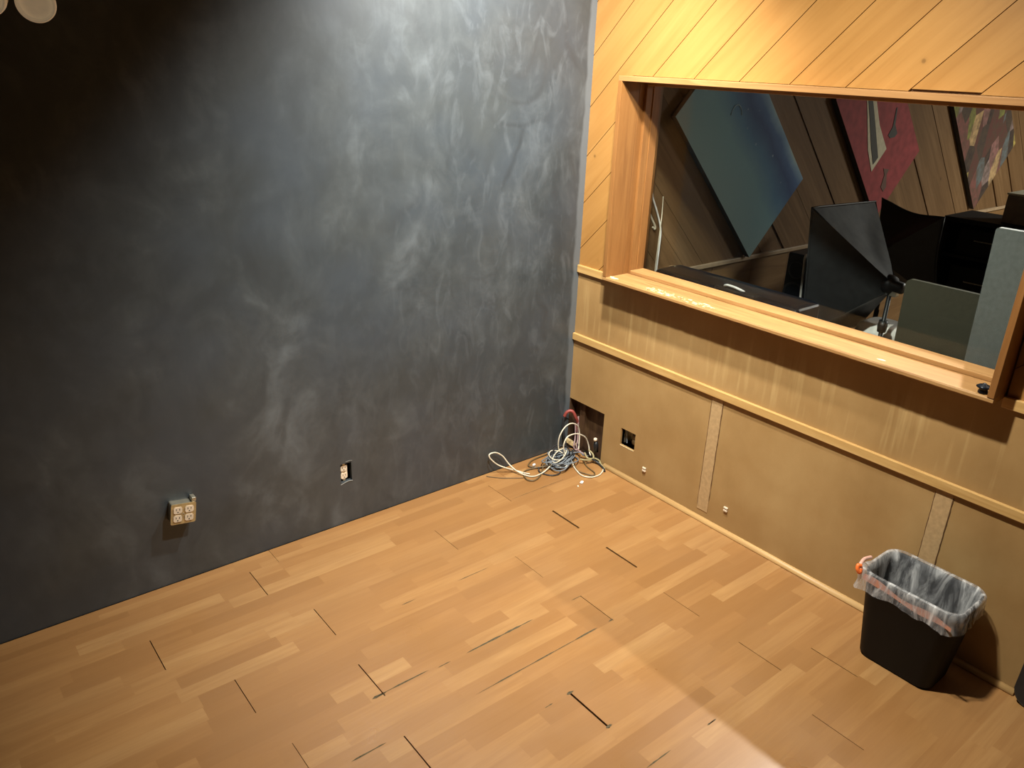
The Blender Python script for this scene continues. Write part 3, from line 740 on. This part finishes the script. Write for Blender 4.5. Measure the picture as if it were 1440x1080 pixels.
# ------------------------------------------------------------------ small black knob on the sill
kn = bmesh.new(); lathe(kn, [(0, 0), (.013, 0), (.014, .004), (.012, .012), (.013, .016), (.0195, .020), (.021, .0235), (.017, .027), (.008, .031), (.004, .035), (0, .036)], 24)
o = link('door_knob', kn, M['gloss_black'], smooth=True); o.location = (-.076, -2.088, zt+.0004); o.scale = (1.15, 1.15, 1.0); tag(o, 'small glossy black knob lying on the sill by the right jamb', 'knob')

# ------------------------------------------------------------------ outlets
def receptacle(parent, cx, cz, y, name='receptacle'):
    """one socket face, facing -y"""
    bm = bmesh.new(); w, h = .0335, .0290
    P = []
    for i in range(28):
        a = 2*PI*i/28; P.append((max(-w/2, min(w/2, .0185*math.cos(a))), max(-h/2, min(h/2, .0185*math.sin(a)))))
    prism(bm, P, lambda u, v, ww: (cx+u, y-.003+ww, cz+v), .004)
    o = link(name, bm, M['ivory']); o.parent = parent
    bm = bmesh.new()
    for dx, dz, w2, h2 in ((-.0065, .004, .0026, .0085), (.0065, .004, .0026, .0070)):
        box(bm, (cx+dx-w2/2, y-.0036, cz+dz-h2/2), (cx+dx+w2/2, y-.0029, cz+dz+h2/2))
    lathe(bm, [(0, .0007), (.0026, .0007), (.0026, 0)], 10, Matrix.Translation((cx, y-.0029, cz-.0075)) @ Matrix.Rotation(PI/2, 4, 'X'))
    s = link('slots', bm, M['slot']); s.parent = o
    return o
qb = empty('outlet_box', (-2.177, 0, .341), 'steel surface box with four sockets on the charcoal wall', 'outlet')
qb.rotation_euler = (0, math.radians(8.5), 0)
bm = bmesh.new(); W, H, DP = .099, .090, .044
box(bm, (-W/2+.003, -DP, -H/2+.003), (W/2-.003, 0.0, H/2-.003)); bevel(bm, .004, 2); o = link('steel_box', bm, M['metal'], qb)
bm = bmesh.new(); prism(bm, rrect(W, H, .007), lambda u, v, w: (u, -DP-.0035+w, v), .0034); o = link('cover_plate', bm, M['brass_plate'], qb)
for cx in (-.0225, .0225):
    for cz in (.0185, -.0185): receptacle(qb, cx, cz, -DP-.0035)
bm = bmesh.new(); box(bm, (W/2-.016, -DP+.004, H/2-.002), (W/2+.002, -.004, H/2+.016)); bevel(bm, .003, 2); link('cable_clamp', bm, M['metal'], qb)
bm = bmesh.new()
for cx in (0,): lathe(bm, [(0, .0012), (.003, .001), (.0034, 0)], 12, Matrix.Translation((cx, -DP-.0034, 0)) @ Matrix.Rotation(PI/2, 4, 'X'))
link('screw', bm, M['metal'], qb)
do = empty('duplex_outlet', (-1.427, .007, .27), 'bare ivory double socket sunk in a hole of the charcoal wall', 'outlet')
bm = bmesh.new(); box(bm, (-.017, .004, -.034), (.015, .024, .034)); bevel(bm, .003, 2); link('socket_body', bm, M['ivory'], do)
for cz in (.0195, -.0195): receptacle(do, -.004, cz, .0045)
bm = bmesh.new(); box(bm, (-.010, .0025, -.046), (.002, .005, .046)); link('yoke', bm, M['metal'], do)
# chipped plaster lip under and over the hole
bm = bmesh.new(); tube(bm, crom([(DH[0]-.004, -.0005, DH[2]-.010), (-1.43, -.001, DH[2]-.003), (-1.41, -.001, DH[2]), (DH[1]+.002, -.0005, DH[2]-.004)], 5), .0016, 6)
M['plaster'] = plain('bare_plaster', (.26, .26, .24), .8)
o = link('plaster_lip', bm, M['plaster']); rel(o, do)
bm = bmesh.new(); tube(bm, crom([(-1.425, -.0005, DH[3]+.008), (-1.405, -.001, DH[3]+.010), (DH[1]+.004, -.0005, DH[3]+.006)], 5), .0010, 6)
o = link('plaster_lip', bm, M['plaster']); rel(o, do)
wo = empty('wall_socket', (.03, -.478, .228), 'dark socket recessed in the square hole of the tan panel', 'outlet')
bm = bmesh.new(); box(bm, (.028, -.516, .184), (.070, -.512, .274)); box(bm, (.028, -.418, .184), (.07, -.414, .274)); box(bm, (.068, -.512, .184), (.072, -.418, .274)); rel(link('steel_box', bm, M['metal']), wo)
bm = bmesh.new(); box(bm, (.026, -.505, .196), (.05, -.470, .262)); bevel(bm, .004, 2); rel(link('socket_body', bm, M['brown_cable']), wo)
for z in (.246, .212):
    bm = bmesh.new(); lathe(bm, [(0, .004), (.013, .004), (.015, 0)], 20, Matrix.Translation((.026, -.4875, z)) @ Matrix.Rotation(-PI/2, 4, 'Y')); rel(link('receptacle', bm, M['brown_cable']), wo)
bm = tube_bm([(.03, -.425, .268), (.028, -.430, .24), (.034, -.428, .21), (.03, -.435, .186)], .004); rel(link('wire', bm, M['grey_cable']), wo)
bm = bmesh.new(); box(bm, (-.0012, OH[0]+.004, OH[2]-.003), (.011, OH[1]-.002, OH[2]-.0002)); rel(link('bare_edge', bm, M['bare']), wo)
# cable clips
for y, z, lab in ((-.601, .109, 'small cream wall clip below the square socket hole'), (-1.125, .127, 'small cream wall clip right of the near seam strip')):
    e = empty('cable_clip', (0, y, z), lab, 'clip', 'cream clips on the tan panel')
    bm = bmesh.new(); box(bm, (-.009, y-.011, z-.012), (0, y+.011, z-.002)); box(bm, (-.009, y-.011, z+.003), (0, y+.011, z+.012)); box(bm, (-.004, y-.010, z-.003), (0, y+.010, z+.004)); bevel(bm, .002, 2)
    rel(link('clip_body', bm, M['ivory']), e)
    bm = bmesh.new(); lathe(bm, [(0, .002), (.002, .0018), (.0026, 0)], 10, Matrix.Translation((-.0045, y, z)) @ Matrix.Rotation(-PI/2, 4, 'Y')); rel(link('nail', bm, M['slot']), e)

# ------------------------------------------------------------------ cables in the corner
G = 'cables heaped in the corner'
cable('cream_cable', [(-.26, -.165, .03), (-.32, -.178, .012), (-.371, -.185, .006), (-.413, -.181, .006), (-.44, -.15, .008), (-.463, -.10, .02), (-.478, -.05, .045), (-.500, -.028, .085), (-.530, -.020, .112), (-.558, -.018, .124), (-.585, -.018, .124), (-.592, -.02, .112), (-.578, -.026, .088), (-.545, -.04, .055), (-.50, -.06, .03), (-.455, -.09, .014), (-.43, -.12, .006), (-.41, -.15, .006)], .0037, M['cream'], 'cream cable whose loop leans on the charcoal wall, left of the heap', group=G)
c1 = Vector((-.06, -.09, .11))
cable('cream_cable', [(-.12, -.10, .01), (-.150, -.09, .06), (-.150, -.09, .13), (-.115, -.09, .18), (-.065, -.09, .194), (-.012, -.09, .165), (.008, -.09, .11), (.0, -.10, .05), (-.02, -.12, .015)], .0037, M['cream'], 'cream cable standing up in the tallest round loop in the corner', group=G)
cable('cream_cable', [(-.15, -.16, .02), (-.168, -.15, .09), (-.165, -.15, .128), (-.140, -.15, .158), (-.075, -.15, .156), (-.005, -.15, .115), (.022, -.155, .06), (.02, -.17, .02), (.01, -.19, .01)], .0037, M['cream'], 'cream cable in the second upright loop, in front of the tallest', group=G)
cable('cream_cable', [(-.09, -.13, .02), (-.107, -.161, .012), (-.140, -.205, .006), (-.164, -.25, .005), (-.185, -.323, .005), (-.16, -.367, .005), (-.099, -.375, .005), (-.035, -.34, .005), (-.012, -.30, .007), (-.018, -.262, .012), (-.03, -.235, .02)], .0037, M['cream'], 'cream cable lying in a loop on the floor in front of the heap', group=G)
# grey coil: many turns
def messy(turns, seed, cx, cy, rx, ry, spread, rot, h):
    rr = random.Random(seed); out = []
    for k in range(turns):
        ox, oy = rr.gauss(0, spread), rr.gauss(0, spread*.6); sx, sy = rr.uniform(.55, 1.15), rr.uniform(.5, 1.15); ro = rot + rr.gauss(0, .35)
        z0, z1, ph = rr.uniform(.006, h), rr.uniform(.006, h), rr.uniform(0, 6.28)
        for q in range(9):
            a = 2*PI*q/9 + k*.25; x, y = rx*sx*math.cos(a), ry*sy*math.sin(a)
            out.append((cx + ox + x*math.cos(ro) - y*math.sin(ro), min(-.012, cy + oy + x*math.sin(ro) + y*math.cos(ro)), z0 + (z1-z0)*(.5+.5*math.sin(a+ph))))
    return out
cable('coiled_cable', messy(13, 3, -.185, -.150, .098, .052, .014, .32, .062) + [(-.08, -.17, .05), (-.05, -.19, .03), (-.02, -.20, .02)], .0036, M['grey_cable'], 'blue grey cable coiled in many turns, middle of the corner heap', n=4, group=G)
cable('coiled_cable', messy(8, 8, -.170, -.140, .090, .050, .016, .25, .07), .0034, M['black_cable'], 'black cable wound through the grey coil of the corner heap', n=4, group=G)
cable('coiled_cable', messy(4, 15, -.200, -.150, .085, .048, .016, .45, .07), .0030, M['cream'], 'cream cable turns tangled in the grey coil', n=4, group=G)
cable('dark_cable', [(-.20, -.20, .02), (-.27, -.15, .02), (-.32, -.12, .006), (-.356, -.079, .006), (-.32, -.045, .006), (-.27, -.032, .006), (-.20, -.030, .008), (-.12, -.028, .01), (-.05, -.03, .012)], .0042, M['brown_cable'], 'brown cable running along the foot of the charcoal wall', group=G)
cable('dark_cable', [(-.28, -.16, .02), (-.35, -.115, .008), (-.420, -.112, .005), (-.46, -.182, .005), (-.435, -.217, .005), (-.377, -.197, .005), (-.33, -.16, .006), (-.29, -.13, .02)], .0040, M['brown_cable'], 'brown cable lying in a flat loop left of the heap', group=G)
cable('dark_cable', [(-.34, -.14, .02), (-.351, -.172, .006), (-.324, -.226, .005), (-.279, -.24, .005), (-.242, -.213, .005), (-.237, -.171, .01), (-.21, -.15, .02)], .0036, M['black_cable'], 'thin black cable looped on the boards below the coil', group=G)
cable('dark_cable', [(-.06, -.20, .012), (-.09, -.265, .005), (-.107, -.343, .005), (-.139, -.356, .005), (-.167, -.284, .005), (-.154, -.239, .008), (-.12, -.19, .02)], .0036, M['brown_cable'], 'brown cable inside the cream floor loop', group=G)
cable('thin_wire', [(-.46, -.16, .003), (-.55, -.10, .003), (-.60, -.05, .003), (-.615, -.03, .004)], .0022, M['brown_cable'], 'thin dark wire end lying on the floor farthest left of the heap', group=G)
cable('yellowed_cable', [(-.10, -.215, .03), (-.055, -.248, .025), (-.01, -.242, .02), (.0, -.27, .015), (-.02, -.31, .008), (-.028, -.345, .006)], .0048, M['yellow'], 'yellowed cable at the right end of the corner heap', group=G)
cable('yellowed_cable', [(-.02, -.20, .06), (-.015, -.23, .045), (-.03, -.25, .03), (-.06, -.235, .035), (-.05, -.20, .05)], .0050, M['yellow'], 'short yellowed cable knotted above the baseboard end', group=G)
cable('dark_cable', [(-.04, -.25, .03), (-.02, -.28, .012), (-.03, -.33, .006), (-.05, -.365, .006)], .0055, M['black_cable'], 'black cable end pointing along the baseboard', group=G)
for i, (dx, lab) in enumerate(((0, 'mauve flat cable running up into the corner hole'), (.022, 'mauve cable beside it bending out of the corner hole'))):
    cable('mauve_cable', [(.02+dx*.3, -.03-dx, .20), (.012, -.05-dx, .13), (-.005, -.07-dx, .075), (-.03, -.09-dx, .045), (-.05, -.12-dx*2, .04), (-.03, -.15-dx*2, .03)], .0050, M['mauve'], lab, group=G)
cable('red_cable', [(.03, -.045, .10), (.022, -.055, .16), (.0, -.055, .205), (-.012, -.045, .235), (-.025, -.032, .240), (-.040, -.022, .230), (-.048, -.014, .205)], .0095, M['red'], 'thick red cable bent over at the top of the corner hole', group=G)
cable('dark_cable', [(-.050, -.012, .20), (-.055, -.014, .15), (-.052, -.02, .10), (-.045, -.03, .05), (-.05, -.05, .012)], .0075, M['black_cable'], 'thick black cable hanging against the charcoal wall by the corner', group=G)
# fitting and offcuts
ft = empty('cable_connector', (-.006, -.236, .12), 'black connector with pale tip at the right edge of corner hole', 'connector')
bm = bmesh.new(); tube(bm, [Vector((.0, -.240, .06)), Vector((-.004, -.238, .10)), Vector((-.004, -.236, .125))], [.013, .015, .010], 12); rel(link('plug_body', bm, M['black']), ft)
bm = bmesh.new(); lathe(bm, [(0, -.011), (.009, -.008), (.011, 0), (.009, .008), (0, .011)], 14, Matrix.Translation((-.012, -.238, .138))); o = rel(link('pale_tip', bm, M['ivory']), ft)
bm = bmesh.new(); box(bm, (-.034, -.012, -.012), (.034, .012, .012)); bevel(bm, .002, 1)
o = link('wood_offcut', bm, M['block']); o.location = (-.012, -.040, .040); o.rotation_euler = (0, .6, math.radians(-38)); tag(o, 'pale wood offcut wedged in the corner hole behind cables', 'offcut')
bm = bmesh.new(); box(bm, (-.012, -.008, 0), (.012, .008, .007)); bevel(bm, .0025, 2); tube(bm, [Vector((.010, 0, .004)), Vector((.017, .003, .004))], .002, 8)
o = link('plastic_connector', bm, M['white']); o.location = (-.236, -.378, .0004); o.rotation_euler = (0, 0, .5); tag(o, 'small white plastic connector on the floor before the heap', 'connector')
bm = bmesh.new(); box(bm, (-.006, -.004, 0), (.006, .004, .006)); bevel(bm, .0015, 1)
o = link('plastic_scrap', bm, M['cream']); o.location = (-.281, -.396, .0004); o.rotation_euler = (0, 0, .9); tag(o, 'tiny dull scrap on the floor left of the white connector', 'scrap')
bm = bmesh.new(); box(bm, (-.010, -.006, 0), (.010, .006, .010)); bevel(bm, .002, 1)
o = link('cable_plug', bm, M['white']); o.location = (-.337, -.098, .012); o.rotation_euler = (.1, 0, .3); tag(o, 'small white plug among the brown cables left of the coil', 'plug')

# ------------------------------------------------------------------ waste bin with its bag
BX, BY = -.178, -2.108
binE = empty('waste_bin', (BX, BY, 0), 'black rectangular waste bin standing against the tan wall', 'bin')
BH = .372
def ringpts(w, l, r, cx, cy, z, n=8): return [Vector((cx+p[0], cy+p[1], z)) for p in rrect(w, l, r, n)]
bm = bmesh.new()
ls = [(.170, .262, .040, 0), (.186, .280, .044, .012), (.238, .350, .052, BH-.01), (.244, .356, .054, BH), (.234, .346, .050, BH), (.228, .340, .048, BH-.012), (.178, .272, .040, .016)]
rg = [[bm.verts.new(v) for v in ringpts(w, l, r_, BX, BY, z)] for w, l, r_, z in ls]
for A, B in zip(rg[:-1], rg[1:]):
    for i in range(len(A)): bm.faces.new((A[i], A[(i+1) % len(A)], B[(i+1) % len(A)], B[i])).smooth = True
bm.faces.new(rg[0][::-1]); bm.faces.new(rg[-1])
rel(link('bin_body', bm, M['bin']), binE)
bag = empty('bin_liner', (BX, BY, BH), 'translucent white bag folded over the rim of the black bin', 'bag')
bm = bmesh.new(); r = random.Random(21); N = 9
base_ang = None; layers = []
prof = [(.150, .245, .035, .045), (.190, .285, .040, .15), (.214, .318, .045, .27), (.222, .334, .047, .34), (.2295, .3415, .049, BH+.006), (.245, .358, .056, BH+.011), (.258, .372, .058, BH+.002), (.262, .376, .060, BH-.024), (.262, .374, .060, BH-.048), (.267, .379, .060, BH-.072)]
nr = None
for li, (w, l, rr, z) in enumerate(prof):
    P = ringpts(w, l, rr, BX, BY, z, N)
    # densify
    Q = []
    for i in range(len(P)):
        a, b = P[i], P[(i+1) % len(P)]; m = max(1, int((b-a).length/.012)) if nr is None else nr[i]
        Q.append((a, b, m))
    if nr is None: nr = [m for a, b, m in Q]
    row = []
    for a, b, m in Q:
        for k in range(m): row.append(a.lerp(b, k/m))
    cen = Vector((BX, BY, z)); n = len(row); out = []
    for i, p in enumerate(row):
        ph = i/n*2*PI
        d = (p-cen); d.z = 0; d.normalize()
        if li < 4: amp = .012*(.35 + .65*math.sin(ph*9 + li*.5)*math.sin(ph*4.3+1)) - .006; p = p - d*abs(amp)*1.1 + d*r.uniform(-.001, .001)
        elif li > 6:
            wv = math.sin(ph*13 + 1.3*li) * .5 + math.sin(ph*29+li)*.3
            p = p + d*(.004*wv + r.uniform(-.0015, .0015))
            if li == 9: p = p + Vector((0, 0, .007*math.sin(ph*3+.6) + .004*math.sin(ph*11) + r.uniform(-.003, .003)))
            if li == 8: p = p + Vector((0, 0, .004*math.sin(ph*3+.6)))
        # bunched corner, left end toward the room
        dd = (p - Vector((BX-.12, BY+.185, p.z))).length
        if li >= 5 and dd < .075: p = p + d*(.022*(1-dd/.075)) + Vector((0, 0, (.012 if li < 8 else .0)*(1-dd/.075)))
        out.append(bm.verts.new(p))
    layers.append(out)
for A, B in zip(layers[:-1], layers[1:]):
    for i in range(len(A)): bm.faces.new((A[i], A[(i+1) % len(A)], B[(i+1) % len(A)], B[i])).smooth = True
bm.faces.new(layers[0])
rel(link('bag_film', bm, M['liner']), bag)
bm = bmesh.new()
for i in range(26):
    pass
tube(bm, crom([(BX-.126, BY+.180, BH+.020), (BX-.136, BY+.188, BH+.022), (BX-.142, BY+.184, BH+.008), (BX-.136, BY+.176, BH-.004), (BX-.128, BY+.178, BH+.010)], 6), [.007]*25, 8)
o = rel(link('drawstring', bm, M['orange']), bag); o['label'] = 'bright orange drawstring end'
bm = bmesh.new(); A = []; n = 24
for q in range(n+1):
    t = q/n; y = BY + .165 - .33*t; x = BX - .1262 - .003*math.sin(t*7) ; zc = BH - .016 - .034*t + .006*math.sin(t*9); hh = .011 + .004*math.sin(t*11)
    A.append((bm.verts.new((x, y, zc+hh)), bm.verts.new((x-.002, y, zc-hh))))
for P, Q in zip(A[:-1], A[1:]): bm.faces.new((P[0], Q[0], Q[1], P[1])).smooth = True
o = rel(link('drawstring_hem', bm, M['hem']), bag); o['label'] = 'orange drawstring band showing pink through the film'
bm = bmesh.new(); tube(bm, crom([(BX-.122, BY+.188, BH+.012), (BX-.07, BY+.200, BH+.014), (BX-.02, BY+.196, BH+.006)], 6), .007, 8)
o = rel(link('drawstring_fold', bm, M['pinkish']), bag)

# ------------------------------------------------------------------ black flat case at the right edge of the view
bc = empty('black_flat_case', (-.03, -2.62, 0), 'flat black case leaning on the tan wall at right edge', 'case')
bm = bmesh.new(); prism(bm, [(p[0]-2.63, p[1]+.31) for p in rrect(.37, .62, .06)], lambda u, v, w: (-.050 + w, u - .03*v, v), .048); bevel(bm, .010, 3); rel(link('case_body', bm, M['soft_black']), bc)
bm = tube_bm([(-.05, -2.62, .60), (-.055, -2.62, .645), (-.055, -2.72, .645), (-.05, -2.72, .60)], .008); rel(link('handle', bm, M['black']), bc)

# ------------------------------------------------------------------ lamp heads with an added lens glow, hanging in front of the charcoal wall
lt = empty('ceiling_lamp', (-2.62, -.935, 2.46), 'two-headed cream ceiling lamp with frosted lenses at the top left corner', 'lamp')
def lamp_head(c, nrm, R):
    c = Vector(c); nrm = Vector(nrm).normalized()
    Mx = Matrix.Translation(c) @ nrm.to_track_quat('Z', 'Y').to_matrix().to_4x4()
    bm = bmesh.new(); lathe(bm, [(R*.90, -.006), (R*1.02, -.006), (R*.98, -.02), (R*.8, -.06), (R*.5, -.10), (R*.32, -.13), (0, -.135)], 40, Mx)
    h = rel(link('lamp_head', bm, M['lamp_white']), lt)
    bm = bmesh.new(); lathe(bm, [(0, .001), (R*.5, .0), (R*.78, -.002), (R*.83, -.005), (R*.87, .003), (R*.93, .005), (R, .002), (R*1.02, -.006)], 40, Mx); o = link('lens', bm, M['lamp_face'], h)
    b0 = c - nrm*.125
    bm = tube_bm([b0, b0 + Vector((0, .02, .06)), b0 + Vector((.0, .04, .16)), (b0.x, b0.y + .04, 2.465)], .008); link('stem', bm, M['lamp_white'], h)
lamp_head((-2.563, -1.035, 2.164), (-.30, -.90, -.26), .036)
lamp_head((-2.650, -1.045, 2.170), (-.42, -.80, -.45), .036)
bm = bmesh.new(); box(bm, (-2.95, -.965, 2.46), (-2.30, -.905, 2.49)); bevel(bm, .004, 2); tube(bm, [Vector((-2.62, -.935, 2.47)), Vector((-2.62, -.935, ZC))], .01, 10)
rel(link('lamp_bar', bm, M['lamp_white']), lt)

# ------------------------------------------------------------------ lights
def spot(name, loc, tgt, power, color, size, angle, blend):
    d = bpy.data.lights.new(name, 'SPOT'); d.energy = power; d.color = color; d.shadow_soft_size = size; d.spot_size = math.radians(angle); d.spot_blend = blend
    o = bpy.data.objects.new(name, d); COL.objects.link(o); o.location = loc
    o.rotation_euler = (Vector(tgt)-Vector(loc)).to_track_quat('-Z', 'Y').to_euler(); return o
WARM = (1., .98, .88)
spot('studio_spot', (-1.32, -1.55, 3.07), (-.44, -1.10, 0), 470, WARM, .045, 121, 1.)
spot('corner_spot', (-.82, -.88, 2.87), (-.47, 0., 1.38), 418, (1., .99, .93), .05, 124, 1.)
spot('window_bounce_spot', (1.17, -1.50, 2.66), (-1.62, -1.95, 0), 330, (1., .93, .86), .02, 54, .95)  # added spot, stands in for studio light bounced off the window glass
pl = bpy.data.lights.new('far_room_lamp', 'AREA'); pl.energy = 170; pl.color = (1., .97, .90); pl.size = .5
o = bpy.data.objects.new('far_room_lamp', pl); COL.objects.link(o); o.location = (5.0, -2.6, 2.70)
w = bpy.data.worlds.new('world'); scene.world = w; w.use_nodes = True
w.node_tree.nodes['Background'].inputs[0].default_value = (.02, .02, .022, 1)

# ------------------------------------------------------------------ camera
cam = bpy.data.cameras.new('camera'); cam.sensor_width = 36; cam.lens = 1110.834/1440*36; cam.clip_start = .05
co = bpy.data.objects.new('camera', cam); COL.objects.link(co); scene.camera = co
right = Vector((0.7797480559148287, -0.625079908377451, 0.03561007497721111))
down = Vector((-0.21372628364895135, -0.31920778647270166, -0.9232699881998643))
fwd = Vector((0.5884845324854793, 0.7123071693980112, -0.3824976489464214))
m = Matrix(((right.x, -down.x, -fwd.x, -2.91152), (right.y, -down.y, -fwd.y, -2.99653), (right.z, -down.z, -fwd.z, 2.1), (0, 0, 0, 1)))
co.matrix_world = m

vs = scene.view_settings
vs.view_transform = 'Standard'; vs.look = 'None'; vs.gamma = 1.; vs.exposure = 0.; vs.use_curve_mapping = False
